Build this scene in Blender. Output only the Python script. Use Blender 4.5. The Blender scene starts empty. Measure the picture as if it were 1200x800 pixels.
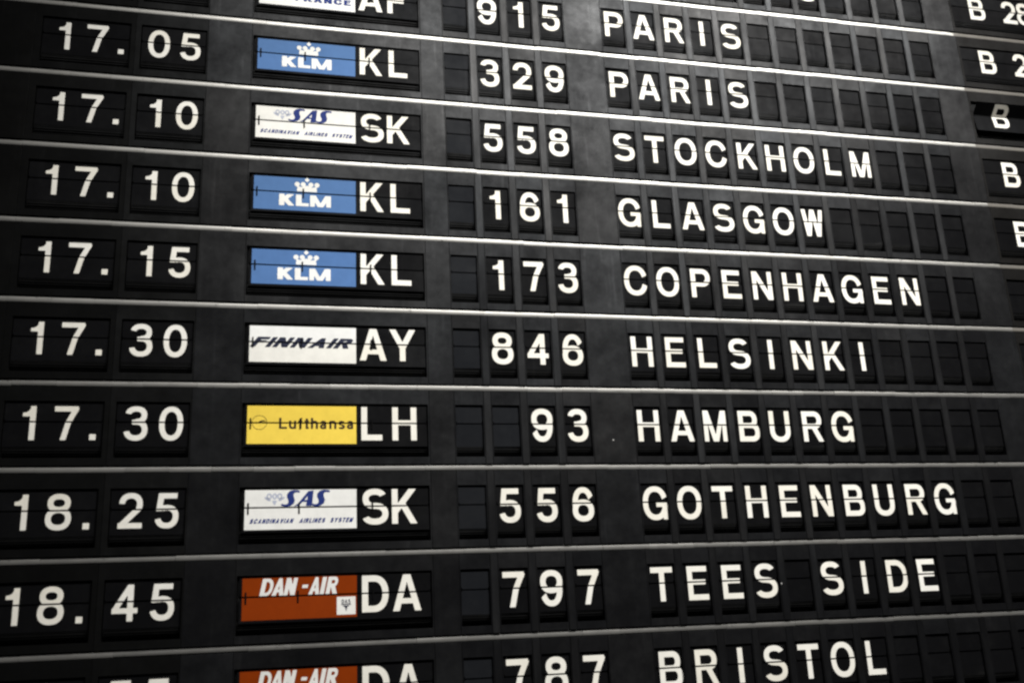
import bpy, math, random
import numpy as np
from mathutils import Vector, Matrix

random.seed(7)
scene = bpy.context.scene
C = scene.collection
U = 0.15                      # metres per board unit (one row pitch)
ZTOP = 4.0                    # height of board line y = 0

def W3(x, y, z=0.0):          # board coords (x right, y down, z into the board) -> world
    return Vector((x * U, z * U, ZTOP - y * U))

def L3(x, y, z=0.0):          # the same, as an offset
    return Vector((x * U, z * U, -y * U))

# ------------------------------------------------------------------ camera
cam_d = bpy.data.cameras.new('camera')
cam_d.sensor_width = 36.0
cam_d.lens = 36.0 * 1189.94 / 1200.0
cam_d.clip_end = 100.0
cam_d.clip_start = 0.01
cam = bpy.data.objects.new('camera', cam_d)
C.objects.link(cam)
right = Vector((0.9713114, -0.23302659, -0.04746328))
down = Vector((0.02371313, 0.29349403, -0.95566675))
fwd = Vector((0.23662596, 0.92712451, 0.29059989))
M = Matrix((right, -down, -fwd)).transposed().to_4x4()
M.translation = W3(0.178461, 9.166196, -12.076431)
cam.matrix_world = M
cam_d.dof.use_dof = True
cam_d.dof.focus_distance = 14.3 * U
cam_d.dof.aperture_fstop = 4.5
scene.camera = cam

# ------------------------------------------------------------------ world and lamps
world = bpy.data.worlds.new('World')
scene.world = world
world.use_nodes = True
world.node_tree.nodes['Background'].inputs[0].default_value = (0.9, 0.95, 1.0, 1)
world.node_tree.nodes['Background'].inputs[1].default_value = 0.012

def spot(name, loc, aim, watts, size, blend, radius, col):
    d = bpy.data.lights.new(name, 'SPOT')
    d.energy = watts
    d.spot_size = math.radians(size)
    d.spot_blend = blend
    d.shadow_soft_size = radius
    d.color = col
    o = bpy.data.objects.new(name, d)
    C.objects.link(o)
    o.location = loc
    o.rotation_euler = (aim - loc).to_track_quat('-Z', 'Y').to_euler()
    return o

# a row of three ceiling spots in front of and above the board
for lx, watts in ((3.2, 365.0), (11.5, 440.0), (18.0, 440.0)):
    spot('hall_spot_lamp', W3(lx, -11.0, -15.0), W3(5.3, 5.4, 0), watts, 59.0, 1.0, 0.30, (1.0, 0.985, 0.96))

scene.view_settings.view_transform = 'Standard'
scene.view_settings.look = 'None'
scene.view_settings.exposure = 0.0
scene.view_settings.gamma = 1.0
scene.cycles.filter_width = 2.4

# ------------------------------------------------------------------ materials
def new_mat(name):
    m = bpy.data.materials.new(name)
    m.use_nodes = True
    nt = m.node_tree
    b = nt.nodes['Principled BSDF']
    return m, nt, b

def N(nt, t, **kw):
    n = nt.nodes.new(t)
    for k, v in kw.items():
        setattr(n, k, v)
    return n

def mathn(nt, op, a, b=None):
    n = N(nt, 'ShaderNodeMath', operation=op)
    for i, v in enumerate((a, b)):
        if v is None:
            continue
        if hasattr(v, 'is_output'):
            nt.links.new(v, n.inputs[i])
        else:
            n.inputs[i].default_value = v
    return n.outputs[0]

def noise(nt, vec, scale, detail=3.0, rough=0.6):
    n = N(nt, 'ShaderNodeTexNoise')
    n.inputs['Scale'].default_value = scale
    n.inputs['Detail'].default_value = detail
    n.inputs['Roughness'].default_value = rough
    nt.links.new(vec, n.inputs['Vector'])
    return n.outputs['Fac']

def maprange(nt, v, a, b, c, d):
    n = N(nt, 'ShaderNodeMapRange')
    nt.links.new(v, n.inputs[0])
    for i, q in enumerate((a, b, c, d)):
        n.inputs[i + 1].default_value = q
    return n.outputs[0]

def paint(name, col, rough, rand_rough=0.06, smudge=0.12, dust=0.03, spec=0.5, chips=True, stretch=(1, 1, 1), bump=0.02, streak=0.55):
    """worn satin paint: roughness varies by smudges and from panel to panel, with faint dust and chips"""
    m, nt, b = new_mat(name)
    geo = N(nt, 'ShaderNodeNewGeometry')
    mp = N(nt, 'ShaderNodeMapping')
    mp.inputs['Scale'].default_value = stretch
    nt.links.new(geo.outputs['Position'], mp.inputs['Vector'])
    pos = mp.outputs[0]
    oi = N(nt, 'ShaderNodeObjectInfo')
    n1 = noise(nt, pos, 9.0, 5.0, 0.65)
    n2 = noise(nt, pos, 60.0, 4.0, 0.7)
    r = mathn(nt, 'ADD', rough, maprange(nt, n1, 0.3, 0.7, -smudge / 2, smudge / 2))
    r = mathn(nt, 'ADD', r, maprange(nt, n2, 0.3, 0.7, -0.035, 0.035))
    r = mathn(nt, 'ADD', r, maprange(nt, oi.outputs['Random'], 0, 1, -rand_rough, rand_rough))
    nt.links.new(r, b.inputs['Roughness'])
    n3 = noise(nt, pos, 24.0, 6.0, 0.75)
    d = maprange(nt, n3, 0.5, 0.85, 0.0, dust)
    mix = N(nt, 'ShaderNodeMix', data_type='RGBA')
    nt.links.new(d, mix.inputs['Factor'])
    mix.inputs['A'].default_value = (*col, 1)
    mix.inputs['B'].default_value = (0.42, 0.42, 0.40, 1)
    out = mix.outputs['Result']
    if chips:
        v = N(nt, 'ShaderNodeTexVoronoi')
        v.inputs['Scale'].default_value = 22.0
        nt.links.new(geo.outputs['Position'], v.inputs['Vector'])
        near = mathn(nt, 'LESS_THAN', v.outputs['Distance'], 0.030)
        sep = N(nt, 'ShaderNodeSeparateColor')
        nt.links.new(v.outputs['Color'], sep.inputs[0])
        few = mathn(nt, 'GREATER_THAN', sep.outputs[0], 0.90)
        f = mathn(nt, 'MULTIPLY', near, few)
        mix2 = N(nt, 'ShaderNodeMix', data_type='RGBA')
        nt.links.new(f, mix2.inputs['Factor'])
        nt.links.new(out, mix2.inputs['A'])
        mix2.inputs['B'].default_value = (0.45, 0.44, 0.42, 1)
        out = mix2.outputs['Result']
    nt.links.new(out, b.inputs['Base Color'])
    n4 = noise(nt, pos, 5.0, 7.0, 0.72)
    n5 = noise(nt, pos, 38.0, 5.0, 0.7)
    sp = mathn(nt, 'MULTIPLY', maprange(nt, n4, 0.38, 0.64, 0.58, 1.75), maprange(nt, n5, 0.3, 0.75, 0.8, 1.45))
    sp = mathn(nt, 'MULTIPLY', sp, maprange(nt, oi.outputs['Random'], 0, 1, 0.80, 1.22))
    streak_map = N(nt, 'ShaderNodeMapping')
    streak_map.inputs['Scale'].default_value = (55.0, 1.0, 3.0)
    streak_map.inputs['Rotation'].default_value = (0, 0.12, 0)
    nt.links.new(geo.outputs['Position'], streak_map.inputs['Vector'])
    n6 = noise(nt, streak_map.outputs[0], 1.6, 3.0, 0.6)
    sp = mathn(nt, 'MULTIPLY', sp, maprange(nt, n6, 0.58, 0.74, 1.0, 1.0 + streak))
    sp = mathn(nt, 'MULTIPLY', sp, spec * 0.85)
    nt.links.new(sp, b.inputs['Specular IOR Level'])
    tint = N(nt, 'ShaderNodeMix', data_type='RGBA')
    frac = mathn(nt, 'FRACT', mathn(nt, 'MULTIPLY', oi.outputs['Random'], 17.0))
    nt.links.new(frac, tint.inputs['Factor'])
    tint.inputs['A'].default_value = (1.0, 0.99, 0.98, 1)
    tint.inputs['B'].default_value = (0.94, 0.985, 1.03, 1)
    nt.links.new(tint.outputs['Result'], b.inputs['Specular Tint'])
    if bump:
        bp = N(nt, 'ShaderNodeBump')
        bp.inputs['Strength'].default_value = bump
        bp.inputs['Distance'].default_value = 0.002
        nt.links.new(n2, bp.inputs['Height'])
        nt.links.new(bp.outputs[0], b.inputs['Normal'])
    return m

def ink(name, col, rough=0.55, vary=0.06):
    m, nt, b = new_mat(name)
    geo = N(nt, 'ShaderNodeNewGeometry')
    n1 = noise(nt, geo.outputs['Position'], 45.0, 4.0, 0.7)
    mix = N(nt, 'ShaderNodeMix', data_type='RGBA')
    nt.links.new(maprange(nt, n1, 0.35, 0.75, 0.0, 1.0), mix.inputs['Factor'])
    mix.inputs['A'].default_value = (*col, 1)
    mix.inputs['B'].default_value = tuple(c * (1 - vary * 2) for c in col) + (1,)
    oi = N(nt, 'ShaderNodeObjectInfo')
    age = N(nt, 'ShaderNodeMix', data_type='RGBA', blend_type='MULTIPLY')
    age.inputs['Factor'].default_value = 1.0
    ramp = N(nt, 'ShaderNodeMix', data_type='RGBA')
    nt.links.new(oi.outputs['Random'], ramp.inputs['Factor'])
    ramp.inputs['A'].default_value = (1.0, 1.0, 1.0, 1)
    ramp.inputs['B'].default_value = (0.94, 0.92, 0.87, 1)
    nt.links.new(mix.outputs['Result'], age.inputs['A'])
    nt.links.new(ramp.outputs['Result'], age.inputs['B'])
    v = N(nt, 'ShaderNodeTexNoise')
    v.inputs['Scale'].default_value = 330.0
    v.inputs['Detail'].default_value = 2.0
    nt.links.new(geo.outputs['Position'], v.inputs['Vector'])
    chip = maprange(nt, v.outputs['Fac'], 0.70, 0.76, 0.0, 0.55)
    worn = N(nt, 'ShaderNodeMix', data_type='RGBA')
    nt.links.new(chip, worn.inputs['Factor'])
    nt.links.new(age.outputs['Result'], worn.inputs['A'])
    worn.inputs['B'].default_value = tuple(c * .35 for c in col) + (1,)
    nt.links.new(worn.outputs['Result'], b.inputs['Base Color'])
    b.inputs['Roughness'].default_value = rough
    b.inputs['Specular IOR Level'].default_value = 0.06
    return m

MT = {}
MT['panel'] = paint('panel_paint', (0.0038, 0.0038, 0.0042), 0.455, 0.035, 0.14, 0.010, spec=0.13)
MT['bezel'] = paint('bezel_paint', (0.0038, 0.0038, 0.0043), 0.46, 0.035, 0.14, 0.010, spec=0.125)
MT['bar'] = paint('separator_paint', (0.0042, 0.0042, 0.0046), 0.44, 0.035, 0.16, 0.012, spec=0.16, stretch=(1, 1, 0.35))
MT['gate'] = paint('gate_frame_paint', (0.0065, 0.006, 0.0055), 0.55, 0.03, 0.08, 0.01, spec=0.06)
MT['time'] = paint('time_frame_paint', (0.0034, 0.0034, 0.0033), 0.46, 0.03, 0.1, 0.004, spec=0.09, chips=False)
MT['hour_shade'] = paint('hour_frame_shaded', (0.0034, 0.0034, 0.0033), 0.48, 0.02, 0.1, 0.003, spec=0.035, chips=False)  # time frame paint with less sheen: light falloff to the left built in
MT['grey_flap'] = paint('flap_blue_grey', (0.0085, 0.0092, 0.0108), 0.55, 0.05, 0.08, 0.008, spec=0.035, chips=False)
MT['flap'] = paint('flap_black', (0.0040, 0.0040, 0.0044), 0.48, 0.05, 0.08, 0.008, spec=0.030, chips=False)
MT['stack'] = paint('flap_edge_black', (0.006, 0.006, 0.006), 0.5, 0.05, 0.05, 0.008, spec=0.05, chips=False, bump=0)
MT['clip'] = paint('clip_steel', (0.004, 0.004, 0.004), 0.5, 0.02, 0.05, 0.0, spec=0.04, chips=False, bump=0)
MT['white'] = ink('white_lettering', (0.80, 0.78, 0.72))
MT['pwhite'] = ink('plate_white', (0.76, 0.76, 0.74))
MT['blue'] = ink('plate_light_blue', (0.074, 0.160, 0.355))
MT['navy'] = ink('navy_ink', (0.020, 0.036, 0.17))
MT['dnavy'] = ink('dark_navy_ink', (0.022, 0.026, 0.05))
MT['yellow'] = ink('plate_yellow', (0.80, 0.59, 0.085))
MT['brown'] = ink('dark_brown_ink', (0.045, 0.03, 0.02))
MT['rust'] = ink('plate_rust_red', (0.215, 0.030, 0.001))
MT['pale'] = ink('pale_grey_blue_ink', (0.42, 0.45, 0.56))

def strip_mat():
    m, nt, b = new_mat('satin_aluminium')
    geo = N(nt, 'ShaderNodeNewGeometry')
    mp = N(nt, 'ShaderNodeMapping')
    mp.inputs['Scale'].default_value = (0.3, 1, 1)
    nt.links.new(geo.outputs['Position'], mp.inputs['Vector'])
    n1 = noise(nt, mp.outputs[0], 120.0, 4.0, 0.7)
    n2 = noise(nt, geo.outputs['Position'], 150.0, 3.0, 0.7)
    mix = N(nt, 'ShaderNodeMix', data_type='RGBA')
    nt.links.new(maprange(nt, n1, 0.35, 0.7, 0.0, 0.5), mix.inputs['Factor'])
    mix.inputs['A'].default_value = (0.36, 0.352, 0.33, 1)
    mix.inputs['B'].default_value = (0.24, 0.234, 0.218, 1)
    mix2 = N(nt, 'ShaderNodeMix', data_type='RGBA')
    nt.links.new(maprange(nt, n2, 0.645, 0.71, 0.0, 0.75), mix2.inputs['Factor'])
    nt.links.new(mix.outputs['Result'], mix2.inputs['A'])
    mix2.inputs['B'].default_value = (0.05, 0.05, 0.05, 1)
    nt.links.new(mix2.outputs['Result'], b.inputs['Base Color'])
    b.inputs['Metallic'].default_value = 0.8
    nt.links.new(maprange(nt, n1, 0.3, 0.7, 0.36, 0.50), b.inputs['Roughness'])
    return m
MT['strip'] = strip_mat()
MT['shade_strip'] = paint('strip_painted_shade', (0.13, 0.12, 0.105), 0.55, 0.03, 0.1, 0.05, spec=0.25)  # darker strip copy: shade over the gate section put into the colour

# ------------------------------------------------------------------ mesh building
class MB:
    def __init__(self):
        self.v, self.f, self.m, self.mats = [], [], [], []

    def mi(self, key):
        if key not in self.mats:
            self.mats.append(key)
        return self.mats.index(key)

    def poly(self, pts, key):                     # pts in board coords (x, y, z)
        b = len(self.v)
        self.v += [tuple(L3(*p)) for p in pts]
        self.f.append(tuple(range(b, b + len(pts))))
        self.m.append(self.mi(key))

    def rect(self, x0, x1, y0, y1, z, key):       # faces the viewer
        self.poly([(x0, y1, z), (x1, y1, z), (x1, y0, z), (x0, y0, z)], key)

    def loops(self, loops, key, cap_last=True, cap_first=False):
        """bridge rectangular loops (x0, x1, y0, y1, z) one after the other"""
        b = len(self.v)
        k = self.mi(key)
        for (x0, x1, y0, y1, z) in loops:
            self.v += [tuple(L3(*p)) for p in ((x0, y1, z), (x1, y1, z), (x1, y0, z), (x0, y0, z))]
        for i in range(len(loops) - 1):
            for j in range(4):
                a = b + 4 * i + j
                c = b + 4 * i + (j + 1) % 4
                self.f.append((a, c, c + 4, a + 4))
                self.m.append(k)
        if cap_last:
            a = b + 4 * (len(loops) - 1)
            self.f.append((a, a + 1, a + 2, a + 3)); self.m.append(k)
        if cap_first:
            self.f.append((b + 3, b + 2, b + 1, b)); self.m.append(k)

    def box(self, x0, x1, y0, y1, z0, z1, key, ch=0.0):
        if ch:
            self.loops([(x0, x1, y0, y1, z1), (x0, x1, y0, y1, z0 + ch),
                        (x0 + ch, x1 - ch, y0 + ch, y1 - ch, z0)], key, True, True)
        else:
            self.loops([(x0, x1, y0, y1, z1), (x0, x1, y0, y1, z0)], key, True, True)

    def mesh(self, name):
        me = bpy.data.meshes.new(name)
        me.from_pydata(self.v, [], self.f)
        for k in self.mats:
            me.materials.append(MT[k])
        me.polygons.foreach_set('material_index', self.m)
        me.update()
        return me

def link(name, data, parent=None, loc=None):
    o = bpy.data.objects.new(name, data)
    C.objects.link(o)
    if parent is not None:
        o.parent = parent
    if loc is not None:
        o.location = loc
    return o

# ------------------------------------------------------------------ lettering: glyphs as signed fields, filled as clean meshes
class G:
    """field helpers on a grid; negative is inside; baseline y = 0, cap height y = 1"""
    def __init__(self, X, Y):
        self.X, self.Y = X, Y

    def box(self, x0, x1, y0, y1):
        return np.maximum(np.maximum(x0 - self.X, self.X - x1), np.maximum(y0 - self.Y, self.Y - y1))

    def seg(self, p, q, w):
        (x0, y0), (x1, y1) = p, q
        L = math.hypot(x1 - x0, y1 - y0)
        ux, uy = (x1 - x0) / L, (y1 - y0) / L
        t = (self.X - x0) * ux + (self.Y - y0) * uy
        s = (self.X - x0) * -uy + (self.Y - y0) * ux
        return np.maximum(np.abs(s) - w / 2, np.maximum(-t, t - L))

    def ell(self, cx, cy, rx, ry, n=2.25):
        r = (np.abs((self.X - cx) / rx) ** n + np.abs((self.Y - cy) / ry) ** n) ** (1.0 / n)
        return (r - 1) * min(rx, ry)

    def ring(self, cx, cy, rx, ry, wx, wy=None, n=2.25):
        wy = wx if wy is None else wy
        return np.maximum(self.ell(cx, cy, rx, ry, n), -self.ell(cx, cy, rx - wx, ry - wy, n))

    def wedge(self, cx, cy, a0, a1):              # inside for angles a0..a1 (degrees, CCW)
        r0, r1 = math.radians(a0), math.radians(a1)
        dx, dy = self.X - cx, self.Y - cy
        h0 = -(math.cos(r0) * dy - math.sin(r0) * dx)
        h1 = (math.cos(r1) * dy - math.sin(r1) * dx)
        return np.maximum(h0, h1) if (a1 - a0) <= 180 else np.minimum(h0, h1)

    def arc(self, cx, cy, rx, ry, a0, a1, wx, wy=None, n=2.25):
        return np.maximum(self.ring(cx, cy, rx, ry, wx, wy, n), self.wedge(cx, cy, a0, a1))

    def pol(self, pts):                           # any simple polygon
        d = np.full(self.X.shape, 1e9)
        s = np.ones(self.X.shape)
        n = len(pts)
        for i in range(n):
            ax, ay = pts[i]
            bx, by = pts[i - 1]
            ex, ey = bx - ax, by - ay
            wx, wy = self.X - ax, self.Y - ay
            t = np.clip((wx * ex + wy * ey) / (ex * ex + ey * ey), 0, 1)
            d = np.minimum(d, (wx - ex * t) ** 2 + (wy - ey * t) ** 2)
            c1 = self.Y >= ay; c2 = self.Y < by; c3 = ex * wy > ey * wx
            flip = (c1 & c2 & c3) | (~c1 & ~c2 & ~c3)
            s = np.where(flip, -s, s)
        return s * np.sqrt(d)

    def dee(self, x0, x1, y0, y1, r, w):
        def d(a, b, c, e, rr):
            rr = min(rr, b - a - 1e-3)
            return np.minimum(self.box(a, b - rr, c, e),
                              np.maximum(self.ell(b - rr, (c + e) / 2, rr, (e - c) / 2), (b - rr - 0.001) - self.X))
        return np.maximum(d(x0, x1, y0, y1, r), -d(x0 + w, x1 - w, y0 + w, y1 - w, max(r - w, 0.03)))

def U_(*a):
    r = a[0]
    for b in a[1:]:
        r = np.minimum(r, b)
    return r

OV = 0.014
WID = dict(A=.80, B=.72, C=.78, D=.74, E=.66, F=.62, G=.78, H=.72, I=.17, K=.74, L=.61, M=.78, N=.72, O=.80, P=.69,
           R=.73, S=.76, T=.70, U=.72, V=.78, W=.82, Y=.78)
WID.update({'0': .68, '1': .35, '2': .66, '3': .66, '4': .68, '5': .66, '6': .67, '7': .64, '8': .68, '9': .67, '.': .18, '-': .30,
            'u': .56, 'f': .34, 't': .34, 'h': .56, 'a': .58, 'n': .56, 's': .52})

def glyph(ch, g, w, wy=None):
    """wy: thickness of the horizontal strokes when the lettering has contrast"""
    h = w if wy is None else wy
    W_ = WID[ch]
    m = 0.5
    clip = g.box(-1, 3, 0, 1)
    if ch == 'O' or ch == '0':
        return g.ring(W_ / 2, .5, W_ / 2, .5 + OV, w, h)
    if ch == 'C':
        return g.arc(.40, .5, .40, .5 + OV, 27, 335, w, h)
    if ch == 'G':
        return U_(g.arc(.40, .5, .40, .5 + OV, 27, 352, w, h), g.box(.43, W_, .385, .385 + h * .92),
                  g.box(W_ - w * .86, W_, 0, .46))
    if ch == 'S':
        a, b = .29, .30 + (h - .17) / 2 + .01
        a += (h - .17) / 2
        yt, yb = 1 + OV - a, -OV + b
        return U_(g.arc(.375, yt, .345, a, 24, 272, w, h), g.arc(.38, yb, .38, b, -158, 92, w, h))
    if ch == 'A':
        o = g.pol([(0, 0), (.295, 1), (.505, 1), (.80, 0)])
        k = w / .17
        i = g.pol([(.18 * k, -.01), (.40, .80 - .3 * (k - 1)), (.80 - .18 * k, -.01)])
        return U_(np.maximum(o, -i), np.maximum(o, g.box(.1, .7, .20, .20 + h * .86)))
    if ch == 'B':
        return U_(g.dee(0, .66, .5 - h / 2 + .02, 1, .25, h), g.dee(0, .72, 0, .5 + h / 2 + .02, .28, h), g.box(0, w, 0, 1))
    if ch == 'D':
        return U_(g.dee(0, .74, 0, 1, .42, h), g.box(0, w, 0, 1))
    if ch == 'E':
        return U_(g.box(0, w, 0, 1), g.box(0, .64, 1 - h, 1), g.box(0, .58, .455, .455 + h * .9), g.box(0, .66, 0, h))
    if ch == 'F':
        return U_(g.box(0, w, 0, 1), g.box(0, .62, 1 - h, 1), g.box(0, .55, .43, .43 + h * .9))
    if ch == 'H':
        return U_(g.box(0, w, 0, 1), g.box(W_ - w, W_, 0, 1), g.box(0, W_, .46, .46 + h * .88))
    if ch == 'I':
        return g.box(.085 - w / 2, .085 + w / 2, 0, 1)
    if ch == 'K':
        return U_(g.box(0, w, 0, 1), np.maximum(g.seg((.06, .30), (.66, 1.08), w), clip),
                  np.maximum(g.seg((.28, .62), (.69, -.10), w), clip))
    if ch == 'L':
        return U_(g.box(0, w, 0, 1), g.box(0, W_, 0, h))
    if ch == 'M':
        s = w * .88
        return U_(g.box(0, s, 0, 1), g.box(W_ - s, W_, 0, 1),
                  np.maximum(g.seg((s * .62, 1.05), (W_ / 2, -.06), s), clip),
                  np.maximum(g.seg((W_ - s * .62, 1.05), (W_ / 2, -.06), s), clip))
    if ch == 'N':
        return U_(g.box(0, w * .95, 0, 1), g.box(W_ - w * .95, W_, 0, 1),
                  np.maximum(g.seg((w * .38, 1.05), (W_ - w * .38, -.05), w), clip))
    if ch == 'P':
        return U_(g.box(0, w, 0, 1), g.dee(0, .69, .385, 1, .30, h))
    if ch == 'R':
        return U_(g.box(0, w, 0, 1), g.dee(0, .69, .42, 1, .28, h), np.maximum(g.seg((.36, .55), (.655, -.05), w), clip))
    if ch == 'T':
        return U_(g.box(0, W_, 1 - h, 1), g.box(W_ / 2 - w / 2, W_ / 2 + w / 2, 0, 1))
    if ch == 'U':
        r = g.ring(W_ / 2, .36, W_ / 2, .36 + OV, w, h)
        return U_(g.box(0, w, .355, 1), g.box(W_ - w, W_, .355, 1), np.maximum(r, g.Y - .36))
    if ch == 'V':
        return U_(np.maximum(g.seg((w * .5, 1.05), (W_ / 2, -.05), w), clip), np.maximum(g.seg((W_ - w * .5, 1.05), (W_ / 2, -.05), w), clip))
    if ch == 'W':
        s = w * .9
        q = W_ / 4
        return U_(np.maximum(g.seg((s * .45, 1.05), (q * 1.06, -.05), s), clip), np.maximum(g.seg((q * 2, 1.05), (q * 1.06, -.05), s), clip),
                  np.maximum(g.seg((q * 2, 1.05), (q * 2.94, -.05), s), clip), np.maximum(g.seg((W_ - s * .45, 1.05), (q * 2.94, -.05), s), clip))
    if ch == 'Y':
        return U_(np.maximum(g.seg((.07, 1.04), (.41, .38), w), clip), np.maximum(g.seg((.71, 1.04), (.37, .38), w), clip),
                  g.box(.39 - w / 2, .39 + w / 2, 0, .46))
    if ch == '1':
        return U_(g.box(W_ - w, W_, 0, 1), g.pol([(0, .695), (0, .80), (.09, .815), (.155, .855), (.195, .92), (.21, 1.0), (W_ - .02, 1.0), (W_ - .02, .695)]))
    if ch == '2':
        return U_(g.arc(.33, .69, .32, .31 + OV, -38, 176, w, h), g.box(0.0, .655, 0, h),
                  np.maximum(np.maximum(g.seg((.60, .62), (.05, .05), w * 1.04), g.box(0, .63, 0, .56)), -1e9 * np.ones(g.X.shape)))
    if ch == '3':
        a, b = .275 + (h - .17) / 2, .325 + (h - .17) / 2
        yt, yb = 1 + OV - a, -OV + b
        mid = -OV + 2 * b
        return U_(g.arc(.325, yt, .305, a, -92, 168, w, h), g.arc(.33, yb, .33, b, -170, 92, w, h), g.box(.22, .36, mid - h, mid - .01))
    if ch == '4':
        return U_(g.box(.405, .405 + w, 0, 1), g.box(0, .68, .215, .215 + h * .92),
                  np.maximum(g.seg((.50, 1.02), (.03, .235), w * .94), g.box(0, .45, .215, 1)))
    if ch == '5':
        return U_(g.box(.10, .61, 1 - h, 1), g.pol([(.095, 1), (.038, .485), (.20, .485), (.255, 1)]),
                  g.arc(.335, .322, .325, .322 + OV, -166, 122, w, h))
    if ch in '69':
        gg = g if ch == '6' else G(.67 - g.X, 1 - g.Y)
        up = np.maximum(gg.ring(.345, .5, .335, .5 + OV, w, h), gg.wedge(.345, .5, 40, 215))
        return U_(gg.ring(.335, .315, .335, .315 + OV, w, h), up)
    if ch == '7':
        return U_(g.box(0, W_, 1 - h, 1), np.maximum(U_(g.seg((.60, .97), (.375, .49), w * .98), g.seg((.39, .53), (.255, -.05), w * .98),
                  g.ell(.383, .51, w * .49, w * .49, 2)), clip))
    if ch == '8':
        a, b = .27 + (h - .17) / 2, .33 + (h - .17) / 2
        return U_(g.ring(.34, 1 + OV - a, .305, a, w, h), g.ring(.34, -OV + b, .34, b, w, h))
    if ch == '.':
        return g.box(0, .175, 0, .175)
    if ch == '-':
        return g.box(0, .30, .40, .40 + h)
    if ch == 'u':
        return U_(g.box(0, w, .25, .74), g.box(.56 - w, .56, 0, .74), np.maximum(g.ring(.28, .28, .28, .295, w), g.Y - .28))
    if ch in 'nh':
        r = np.maximum(g.ring(.28, .46, .28, .295, w), .46 - g.Y)
        return U_(g.box(0, w, 0, .74 if ch == 'n' else 1.0), g.box(.56 - w, .56, 0, .47), r)
    if ch == 'f':
        return U_(g.box(.09, .09 + w, 0, .86), g.box(0, .34, .62, .62 + w * .8), np.maximum(g.arc(.30, .80, .21, .21, 85, 185, w), -1e9))
    if ch == 't':
        return U_(g.box(.09, .09 + w, .06, .95), g.box(0, .34, .62, .62 + w * .8), g.box(.09, .34, 0, w * .9))
    if ch == 'a':
        return U_(g.ring(.25, .22, .25, .235, w), g.box(.50 - w, .50, 0, .52), np.maximum(g.arc(.26, .50, .24, .255, 0, 165, w), -1e9))
    if ch == 's':
        return U_(g.arc(.25, .54, .24, .21, 15, 270, w), g.arc(.26, .20, .26, .215, -165, 90, w))
    raise ValueError(ch)

def contour_fill(F, xs, ys):
    """polygons covering F < 0 on the grid; whole cells merge into horizontal runs"""
    out = []
    ny, nx = F.shape
    ins = F < 0
    for j in range(ny - 1):
        run = None
        for i in range(nx - 1):
            c = (ins[j, i], ins[j, i + 1], ins[j + 1, i + 1], ins[j + 1, i])
            if all(c):
                if run is None:
                    run = i
                continue
            if run is not None:
                out.append([(xs[run], ys[j]), (xs[i], ys[j]), (xs[i], ys[j + 1]), (xs[run], ys[j + 1])])
                run = None
            if not any(c):
                continue
            P = ((i, j), (i + 1, j), (i + 1, j + 1), (i, j + 1))
            poly = []
            for k in range(4):
                (ia, ja), (ib, jb) = P[k], P[(k + 1) % 4]
                fa, fb = F[ja, ia], F[jb, ib]
                if fa < 0:
                    poly.append((xs[ia], ys[ja]))
                if (fa < 0) != (fb < 0):
                    t = fa / (fa - fb)
                    poly.append((xs[ia] + t * (xs[ib] - xs[ia]), ys[ja] + t * (ys[jb] - ys[ja])))
            if len(poly) >= 3:
                out.append(poly)
        if run is not None:
            out.append([(xs[run], ys[j]), (xs[nx - 1], ys[j]), (xs[nx - 1], ys[j + 1]), (xs[run], ys[j + 1])])
    return out

def draw_field(mb, fn, x, base, sx, sy, shear, x0, x1, y0, y1, step, z, key, clip):
    """fn(G) -> field in glyph coords; drawn with its origin at (x, base); clip = (top, bottom) in board y"""
    ca = (base - clip[1]) / sy
    cb = (base - clip[0]) / sy
    y0, y1 = max(y0, ca), min(y1, cb)
    if y1 - y0 < 1e-4:
        return
    nx = max(2, int(math.ceil((x1 - x0) / step)) + 1)
    ny = max(2, int(math.ceil((y1 - y0) / step)) + 1)
    xs = np.linspace(x0, x1, nx)
    ys = np.linspace(y0, y1, ny)
    X, Y = np.meshgrid(xs, ys)
    F = fn(G(X, Y))
    F = np.where(np.abs(F) < 1e-9, -1e-9, F)
    for p in contour_fill(F, xs, ys):
        mb.poly([(x + sx * (a + shear * b), base - sy * b, z) for a, b in p], key)

def draw_char(mb, ch, x, base, sx, sy, shear, w, z, key, clip, step=.018, wy=None):
    if ch == ' ':
        return
    draw_field(mb, lambda g: glyph(ch, g, w, wy), x, base, sx, sy, shear, -.03, WID[ch] + .05, -.03, 1.03, step, z, key, clip)

def draw_text(mb, s, x, base, sx, sy, shear, w, z, key, clip, gap=.14, space=.45, step=.05, wy=None):
    for ch in s:
        if ch == ' ':
            x += space * sx
            continue
        draw_char(mb, ch, x, base, sx, sy, shear, w, z, key, clip, step, wy)
        x += (WID[ch] + gap) * sx

def text_width(s, gap=.14, space=.45):
    return sum(space if c == ' ' else WID[c] + gap for c in s) - gap

def fit_text(mb, s, x0, x1, base, sy, shear, w, z, key, clip, gap=.14, space=.45, step=.05, wy=None):
    sx = (x1 - x0) / (text_width(s, gap, space) + shear)
    draw_text(mb, s, x0, base, sx, sy, shear * sy / sy, w, z, key, clip, gap, space, step, wy)

# ------------------------------------------------------------------ board dimensions (board units)
TOP, BOT = 0.222, 0.870          # opening
MID = 0.455                      # where the two flaps meet
CAPT, BASE = 0.263, 0.675        # lettering
H = BASE - CAPT
TBASE, TH = 0.664, 0.389          # time digits
ABASE = 0.667                     # airline codes and gates
ZF = 0.023                       # flap face behind the panel face
UP = (0.236, 0.4470)             # upper flap
LO = (0.4630, 0.742)             # lower flap
PT, PB = 0.042, 0.961            # panel top and bottom inside a row

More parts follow.
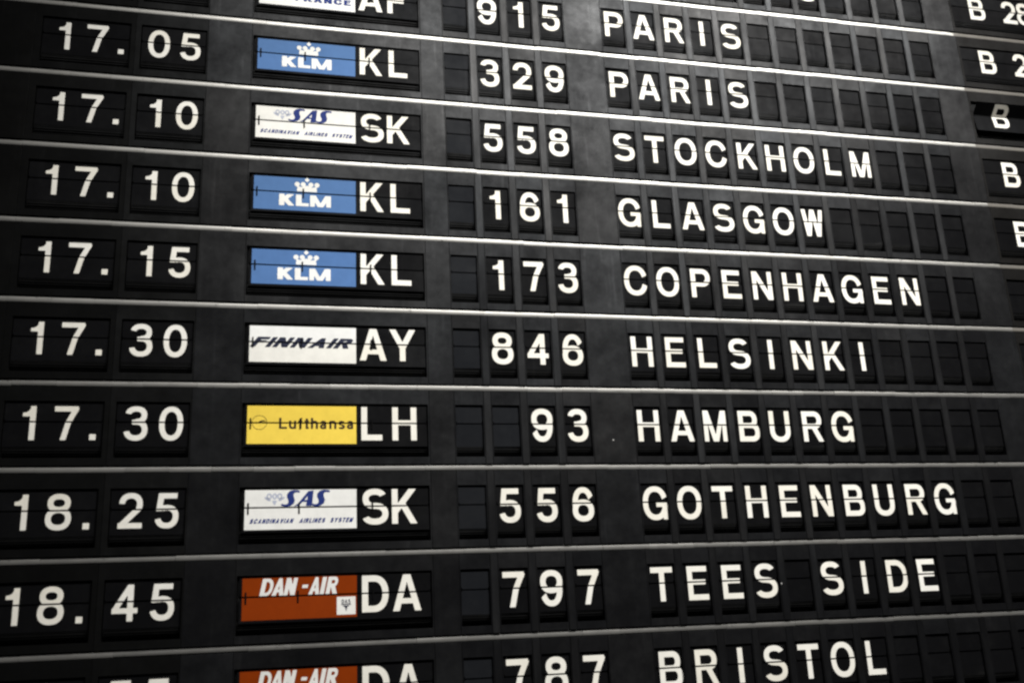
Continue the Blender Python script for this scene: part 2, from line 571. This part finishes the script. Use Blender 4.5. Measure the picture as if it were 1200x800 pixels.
def frame(x0, x1, hx0, hx1, key, zf=0.0):
    """front plate with a bevelled opening and the dark well behind it"""
    mb = MB()
    c = .003
    mb.loops([(x0, x1, PT, PB, zf + .05), (x0, x1, PT, PB, zf + c), (x0 + c, x1 - c, PT + c, PB - c, zf),
              (hx0 - .003, hx1 + .003, TOP - .003, BOT + .003, zf), (hx0, hx1, TOP, BOT, zf + .004),
              (hx0, hx1, TOP, BOT, zf + .055)], key, cap_last=False)
    mb.loops([(hx0, hx1, TOP, BOT, zf + .055), (hx0, hx1, TOP, BOT, .24)], 'stack')
    return mb

def plate(x0, x1, key, zf=0.0, y0=PT, y1=PB):
    mb = MB()
    mb.box(x0, x1, y0, y1, zf, zf + .05, key, .003)
    return mb

def stack_mesh(x0, x1, n=5):
    """bottom edges of the folded flaps below the lower flap"""
    mb = MB()
    for i in range(n):
        y = .757 + i * .0235
        z = ZF + .008 + i * (.006 + .0025 * i)
        mb.box(x0 + .003 * (i % 2) + .002, x1 - .003 * (i % 2) - .002, y - .045, y, z, z + .0035, 'stack')
    mb.box(x0 + .004, x1 - .004, .236, .70, ZF + .02, ZF + .026, 'stack')
    return mb.mesh('flap_stack')

def flap_base(x0, x1, half, key='flap'):
    """one flap hinged at the gap; local origin on the hinge line"""
    mb = MB()
    y0, y1 = UP if half == 0 else LO
    nx = .010                                   # little shoulders by the hinge
    if half == 0:
        mb.box(x0, x1, y0 - MID, y1 - .018 - MID, 0, .005, key)
        mb.box(x0 + nx, x1 - nx, y1 - .018 - MID, y1 - MID, 0, .005, key)
    else:
        mb.box(x0, x1, y0 + .018 - MID, y1 - MID, 0, .005, key)
        mb.box(x0 + nx, x1 - nx, y0 - MID, y0 + .018 - MID, 0, .005, key)
    return mb

CLIPS = (UP, LO)
def clip_of(half):
    y0, y1 = CLIPS[half]
    return (y0 - MID + .001, y1 - MID - .001)

# --- shared meshes for character units
CELLS = {}
def cell_meshes(kind):
    """kind 'n' = number cell, 'd' = destination cell"""
    if kind not in CELLS:
        w = .349 if kind == 'n' else .352
        CELLS[kind] = (w, frame(-.012, w + .012, 0, w, 'bezel').mesh('character_frame'), stack_mesh(.004, w - .004))
    return CELLS[kind]

FLAPS = {}
def char_flap(kind, ch, half):
    k = (kind, ch, half)
    if k not in FLAPS:
        w = cell_meshes(kind)[0]
        mb = flap_base(.007, w - .007, half, 'grey_flap' if (ch == ' ' and kind == 'n') else 'flap')
        if ch != ' ':
            if kind == 'n':
                wt, cx = .164, .173
            else:
                wt, cx = .163, .183
            gw = WID[ch]
            x = cx - gw * H / 2
            if kind == 'd' and ch in 'ELFPBRDHKN':
                x = .055 if ch in 'ELFPBRDK' else .040
            if ch == '1':
                x = .173 - .08
            if ch == 'I':
                x = .185 - .5 * gw * H
            draw_char(mb, ch, x, BASE - MID, H, H, 0, wt, -.0015, 'white', clip_of(half))
        FLAPS[k] = mb.mesh(('upper' if half == 0 else 'lower') + '_flap')
    return FLAPS[k]

def tilt(o, half, a):
    o.rotation_euler = (a, 0, 0)

def add_unit(row, name, x, frame_mesh, stack, up_mesh, lo_mesh, label, lo_tilt=None, up_tilt=None):
    u = link(name, frame_mesh, row, L3(x, 0) + ROWOFF)
    u['label'] = label
    f1 = link('upper_flap', up_mesh, u, L3(0, MID, ZF))
    zr = 0.0 if 'letter' not in name and 'number' not in name else 0.4
    f1.rotation_euler = (math.radians(random.gauss(0, .6)) if up_tilt is None else up_tilt, 0, math.radians(random.gauss(0, zr)))
    f2 = link('lower_flap', lo_mesh, u, L3(0, MID, ZF))
    f2.rotation_euler = (math.radians(-2.2 if 'airline' in name else abs(random.gauss(0, .6))) if lo_tilt is None else lo_tilt, 0, math.radians(random.gauss(0, zr)))
    link('flap_stack', stack, u, L3(0, 0, 0))
    return u

# --- airline plates: printing on a half flap.  All x from the plate's left edge, y from the row's top line
PX1 = 1.277
PTOP, PBOT = .249, .710
def crown(g):
    d = g.box(-.125, .125, .000, .036)
    for x in (-.115, -.045, .045, .115):
        d = U_(d, g.ell(x * 1.08, .098, .032, .032, 2))
    d = U_(d, g.pol([(-.118, .03), (.118, .03), (.125, .072), (.06, .060), (.0, .085), (-.06, .060), (-.125, .072)]))
    d = U_(d, g.pol([(0, .130), (.032, .163), (0, .196), (-.032, .163)]))
    return d

def crest(g):                                    # small winged shield of dots and bars
    d = U_(g.ring(-.062, .05, .030, .036, .016, n=2), g.ring(0, .05, .026, .036, .016, n=2), g.ring(.058, .05, .030, .036, .016, n=2))
    d = U_(d, g.pol([(-.03, -.0), (.03, -.0), (0, -.06)]))
    return d

def wings(g):
    return U_(g.pol([(-.20, .045), (-.10, .035), (-.06, -.005), (-.10, -.005), (-.16, .015)]),
              g.pol([(.20, .045), (.10, .035), (.06, -.005), (.10, -.005), (.16, .015)]))

def crane(g):
    return U_(g.pol([(.02, .0), (.05, .022), (.10, .018), (.065, .036), (.03, .030), (-.01, .0)]),
              g.box(-.02, .20, -.006, .006))

def swash_s(g):                                  # slanted letter with a heavy spine and flat curled ends
    P = [(180, 138), (172, 152), (120, 157), (80, 145), (58, 118), (57, 90), (70, 62), (72, 40), (60, 24), (35, 20), (15, 28), (0, 22),
         (10, 8), (50, 0), (90, 6), (122, 28), (132, 60), (122, 90), (118, 115), (130, 132), (155, 135), (170, 130)]
    return g.pol(P)

def swash_a(g):
    o = g.pol([(-3, 6), (32, 26), (130, 145), (180, 152), (167, 14), (158, 5), (108, 5), (116, 44), (76, 44), (52, 18), (44, 6)])
    return np.maximum(o, -g.pol([(94, 62), (121, 62), (124, 98)]))

def print_plate(mb, kind, half):
    cl = clip_of(half)
    z1, z2, z3 = -.0015, -.003, -.0045
    B = lambda y: y - MID
    bg = {'crown': 'blue', 'norse': 'pwhite', 'finn': 'pwhite', 'crane': 'yellow', 'dan': 'rust', 'france': 'pwhite'}[kind]
    y0, y1 = max(B(PTOP), cl[0]), min(B(PBOT), cl[1])
    mb.rect(0, PX1, y0, y1, z1, bg)
    if kind == 'crown':
        draw_field(mb, crown, .660, B(.437), 1, 1, 0, -.2, .2, -.01, .21, .006, z2, 'pwhite', cl)
        for ch, a, b in (('K', .314, .515), ('L', .523, .683), ('M', .700, .962)):
            sx = (b - a) / (WID[ch] + (.09 if ch == 'K' else .0))
            draw_char(mb, ch, a, B(.645), sx, .160, 0, .27 if ch != 'M' else .20, z2, 'pwhite', cl, .03, .27)
    elif kind == 'norse':
        # large slanted letters with swash ends
        for fn, a in ((swash_s, 0.0), (swash_a, 127.0), (swash_s, 283.0)):
            draw_field(mb, fn, .404 + a * .00122, B(.4475), .00122, .00124, 0, -4, 190, -4, 160, 2.5, z2, 'navy', cl)
        draw_field(mb, crest, .335, B(.375), 1, 1, 0, -.12, .12, -.07, .1, .008, z2, 'pale', cl)
        draw_field(mb, wings, .335, B(.375), .62, 1, 0, -.22, .22, -.03, .06, .012, z2, 'pale', cl)
        fit_text(mb, 'SCANDINAVIAN', .052, .560, B(.638), .054, .48, .26, z2, 'navy', cl, .22, .5, .08)
        fit_text(mb, 'AIRLINES', .612, .925, B(.638), .054, .48, .26, z2, 'navy', cl, .22, .5, .08)
        fit_text(mb, 'SYSTEM', .965, 1.245, B(.638), .054, .48, .26, z2, 'navy', cl, .22, .5, .08)
    elif kind == 'finn':
        fit_text(mb, 'FINNAIR', .002, 1.272, B(.521), .130, .40, .25, z2, 'dnavy', cl, .13, .5, .035)
    elif kind == 'crane':
        draw_field(mb, lambda g: g.ring(0, 0, .088, .088, .0055, n=2), .142, B(.452), 1, 1, 0, -.1, .1, -.1, .1, .004, z2, 'brown', cl)
        draw_field(mb, crane, .125, B(.458), 1, 1, 0, -.05, .22, -.02, .05, .004, z2, 'brown', cl)
        fit_text(mb, 'Lufthansa', .368, 1.252, B(.527), .134, 0, .178, z2, 'brown', cl, .15, .5, .03)
    elif kind == 'dan':
        for ch, a, b in (('D', .187, .318), ('A', .318, .452), ('N', .452, .575), ('-', .642, .706), ('A', .727, .848), ('I', .858, .905), ('R', .920, 1.042)):
            sx = (b - a) / max(WID[ch], .2)
            draw_char(mb, ch, a, B(.449), sx, .193, .20 * .193 / sx * (WID[ch] > 0), .27 if ch != 'I' else .20, z2, 'pwhite', cl, .03, .19)
        if half == 1:
            mb.rect(1.05, 1.262, B(.484), B(.682), z2, 'pwhite')
            fit_text(mb, 'DAS', 1.105, 1.205, B(.560), .045, 0, .2, z3, 'dnavy', cl, .2, .5, .08)
            draw_field(mb, lambda g: U_(g.box(-.055, .055, .0, .010), g.pol([(-.045, -.008), (.045, -.008), (.012, -.025), (0, -.075), (-.012, -.025)])),
                       1.155, B(.575), 1, 1, 0, -.06, .06, -.08, .02, .005, z3, 'dnavy', cl)
    elif kind == 'france':
        fit_text(mb, 'AIR', .075, .355, B(.614), .088, 0, .27, z2, 'navy', cl, .16, .5, .05, .22)
        fit_text(mb, 'FRANCE', .470, 1.222, B(.614), .088, 0, .27, z2, 'navy', cl, .16, .5, .05, .22)

# ------------------------------------------------------------------ the rows
# (row, hours, minutes, plate, code, number, destination, gate, colour words)
ROWS = [
    (-1, None, None, None, None, None, '       S', 'B 28', None),
    (0, '', '', 'france', 'AF', ' 915', 'PARIS', 'B 2', 'white'),
    (1, '17.', '05', 'crown', 'KL', ' 329', 'PARIS', 'B', 'blue'),
    (2, '17.', '10', 'norse', 'SK', ' 558', 'STOCKHOLM', 'B', 'white'),
    (3, '17.', '10', 'crown', 'KL', ' 161', 'GLASGOW', 'B', 'blue'),
    (4, '17.', '15', 'crown', 'KL', ' 173', 'COPENHAGEN', 'B', 'blue'),
    (5, '17.', '30', 'finn', 'AY', ' 846', 'HELSINKI', '', 'white'),
    (6, '17.', '30', 'crane', 'LH', '  93', 'HAMBURG', None, 'yellow'),
    (7, '18.', '25', 'norse', 'SK', ' 556', 'GOTHENBURG', None, 'white'),
    (8, '18.', '45', 'dan', 'DA', ' 797', 'TEES SIDE', None, 'rust red'),
    (9, '18.', '55', 'dan', 'DA', ' 787', 'BRISTOL', None, 'rust red'),
]
XL, XR = -4.6, 14.2
ROWX = 4.8                                  # x of each row's own origin
ROWOFF = L3(-ROWX, -1.0)                    # children are placed from (0, row top)
N0, NP = 2.494, .4691
D0, DP = 4.845, .4685

hours_frame = frame(-2.72, -1.5285, -2.64, -1.585, 'hour_shade').mesh('time_frame')
min_frame = frame(-1.526, -.632, -1.458, -.646, 'time').mesh('time_frame')
hours_stack = stack_mesh(-2.634, -1.591)
min_stack = stack_mesh(-1.452, -.652)
air_frame = frame(-.074, 2.166, -.060, 2.148, 'panel').mesh('airline_frame')
air_stack = stack_mesh(-.054, 2.142)
gate_frame = frame(10.885, 12.62, 10.92, 12.56, 'gate').mesh('gate_frame')
gate_stack = stack_mesh(10.926, 12.554)

def wide_flap(x0, x1, half, items, wt, base=TBASE, h=TH):
    mb = flap_base(x0, x1, half)
    for ch, x in items:
        draw_char(mb, ch, x, base - MID, h, h, 0, wt, -.0015, 'white', clip_of(half))
    return mb

def centred(ch, cx):
    if ch == '1':
        return cx + .073 - WID['1'] * TH
    return cx - WID[ch] * TH / 2

def add_clips(unit, xs, half_len=(.055, .075)):
    for x in xs:
        mb = MB()
        mb.box(x - .008, x + .008, MID - half_len[0], MID + half_len[1], ZF - .012, ZF - .006, 'clip')
        mb.box(x - .006, x + .006, MID - .012, MID + .012, ZF - .008, ZF + .012, 'clip')
        link('flap_clip', mb.mesh('flap_clip'), unit, L3(0, 0, 0))

def filler(row, x0, x1, key='panel', zf=0.0):
    link('front_panel', plate(x0, x1, key, zf).mesh('front_panel'), row, ROWOFF + Vector((0, 0, 0)))

BAR_N = plate(.349 + .0145, .4691 - .0145, 'bar', -.004).mesh('separator_bar')
BAR_D = plate(.352 + .0145, .4685 - .0145, 'bar', -.004).mesh('separator_bar')

for (r, hh, mm, pl, code, num, dest, gate, colour) in ROWS:
    row = bpy.data.objects.new('flight_row', None)
    C.objects.link(row)
    row.empty_display_size = .05
    row.location = W3(ROWX, r + 1.0)
    row['category'] = 'display row'
    row['group'] = 'rows of the split-flap departure board'
    if r == -1:
        row['label'] = 'topmost cut-off board row with blank dark cells and gate B 28'
    elif r == 0:
        row['label'] = 'board row of flight 915 to PARIS, its white airline plate cut off'
    else:
        row['label'] = f'board row reading {hh}{mm}, flight {num.strip()} to {dest}, with {colour} airline plate'
    # --- time
    if hh is not None:
        filler(row, XL, -2.722, 'hour_shade')
        hx = [('1', centred('1', -2.376))] if hh else []
        if hh:
            hx += [(hh[1], centred(hh[1], -1.985)), ('.', -1.727)]
        add_unit(row, 'hour_flap_unit', 0, hours_frame, hours_stack,
                 wide_flap(-2.63, -1.595, 0, hx, .152).mesh('upper_flap'), wide_flap(-2.63, -1.595, 1, hx, .152).mesh('lower_flap'),
                 f'wide black flap reading {hh}' if hh else 'wide black flap at the cut-off top of the board')
        mx = [(mm[0], centred(mm[0], -1.235)), (mm[1], centred(mm[1], -.850))] if mm else []
        add_unit(row, 'minute_flap_unit', 0, min_frame, min_stack,
                 wide_flap(-1.448, -.656, 0, mx, .155).mesh('upper_flap'), wide_flap(-1.448, -.656, 1, mx, .155).mesh('lower_flap'),
                 f'black flap reading {mm}' if mm else 'black flap right of the cut-off hours')
        filler(row, -.630, -.076)
    # --- airline plate and code
    if pl:
        meshes = []
        for half in (0, 1):
            mb = flap_base(-.030, 2.138, half)
            print_plate(mb, pl, half)
            for ch, x in ((code[0], 1.337 if code[0] != 'A' else 1.322), (code[1], {'L': 1.728, 'K': 1.694, 'H': 1.712, 'A': 1.692, 'Y': 1.692, 'F': 1.722}[code[1]])):
                draw_char(mb, ch, x, ABASE - MID, H, H, 0, .170, -.0015, 'white', clip_of(half))
            meshes.append(mb.mesh(('upper' if half == 0 else 'lower') + '_flap'))
        u = add_unit(row, 'airline_flap_unit', 0, air_frame, air_stack, meshes[0], meshes[1],
                     f'long flap with a {colour} airline plate and white letters {code}')
        add_clips(u, (.04, .615, 1.465))
        filler(row, 2.168, 2.480)
        # --- flight number
        w, fm, sm = cell_meshes('n')
        for k in range(4):
            x = N0 + NP * k
            ch = num[k]
            add_unit(row, 'number_flap_unit', x, fm, sm, char_flap('n', ch, 0), char_flap('n', ch, 1),
                     f'black flap with white digit {ch}' if ch != ' ' else 'blank black flap')
            if k < 3:
                link('separator_bar', BAR_N, row, ROWOFF + L3(x, 0))
        filler(row, N0 + NP * 3 + .349 + .0145, D0 - .0145)
    else:
        filler(row, XL, D0 - .0145)
    # --- destination
    w, fm, sm = cell_meshes('d')
    for k in range(12):
        x = D0 + DP * k
        ch = dest[k] if k < len(dest) else ' '
        add_unit(row, 'letter_flap_unit', x, fm, sm, char_flap('d', ch, 0), char_flap('d', ch, 1),
                 f'black flap with white letter {ch}' if ch != ' ' else 'blank black flap')
        if k < 11:
            link('separator_bar', BAR_D, row, ROWOFF + L3(x, 0))
    xe = D0 + DP * 11 + .352 + .0145
    # --- gate
    if gate is not None:
        filler(row, xe, 10.883)
        gx = []
        for ch, x in zip(gate, (11.272, 0, 11.905, 12.19)):
            if ch != ' ':
                gx.append((ch, x))
        add_unit(row, 'gate_flap_unit', 0, gate_frame, gate_stack,
                 wide_flap(10.932, 12.548, 0, gx, .165, ABASE, H).mesh('upper_flap'), wide_flap(10.932, 12.548, 1, gx, .165, ABASE, H).mesh('lower_flap'),
                 f'gate flap reading {gate}' if gate else 'blank gate flap',
                 lo_tilt=math.radians(-10) if r == 1 else None, up_tilt=math.radians(44) if r == 1 else None)
        filler(row, 12.622, XR, 'gate')
    else:
        filler(row, xe, XR)

# ------------------------------------------------------------------ divider strips
NAMES = {0: 'above the white-plate PARIS row', 1: 'above the 17.05 PARIS row', 2: 'above the STOCKHOLM row', 3: 'above the GLASGOW row',
         4: 'above the COPENHAGEN row', 5: 'above the HELSINKI row', 6: 'above the HAMBURG row', 7: 'above the GOTHENBURG row',
         8: 'above the TEES SIDE row', 9: 'above the BRISTOL row'}
for s in range(0, 10):
    mb = MB()
    x = XL
    key = 'strip'
    while x < XR:
        ln = random.choice((.47, .47, .94, 1.4, .6))
        x1 = min(x + ln, XR)
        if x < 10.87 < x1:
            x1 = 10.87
        key = 'strip' if x < 10.86 else 'shade_strip'  # gate segments take the strip colour with shade painted in
        dy, dz = random.gauss(0, .0022), random.gauss(0, .0015)
        k = mb.mi(key)
        b = len(mb.v)
        prof = []
        n = 8
        for i in range(n + 1):
            a = math.pi * i / n
            prof.append((.001 - .0335 * math.cos(a) + dy, .026 - .0085 * math.sin(a) ** .8 + dz))
        prof = [(prof[0][0], .07)] + prof + [(prof[-1][0], .07)]
        m_ = len(prof)
        for xx in (x + .0012, x1 - .0012):
            mb.v += [tuple(L3(xx - ROWX, yy, zz)) for yy, zz in prof]
        for i in range(m_ - 1):
            mb.f.append((b + i, b + m_ + i, b + m_ + i + 1, b + i + 1)[::-1]); mb.m.append(k)
        mb.f.append(tuple(range(b, b + m_))); mb.m.append(k)
        mb.f.append(tuple(range(b + m_, b + 2 * m_))[::-1]); mb.m.append(k)
        x = x1
    o = link('divider_strip', mb.mesh('divider_strip'), None, W3(ROWX, s))
    o['label'] = 'thin pale metal strip ' + NAMES[s]
    o['category'] = 'divider strip'
    o['group'] = 'pale strips dividing the board rows'

# ------------------------------------------------------------------ dark backing behind everything
mb = MB()
mb.box(XL, XR, -1.05, 10.05, .26, .40, 'stack')
o = link('backing_wall', mb.mesh('backing_wall'), None, W3(0, 0))
o['kind'] = 'structure'
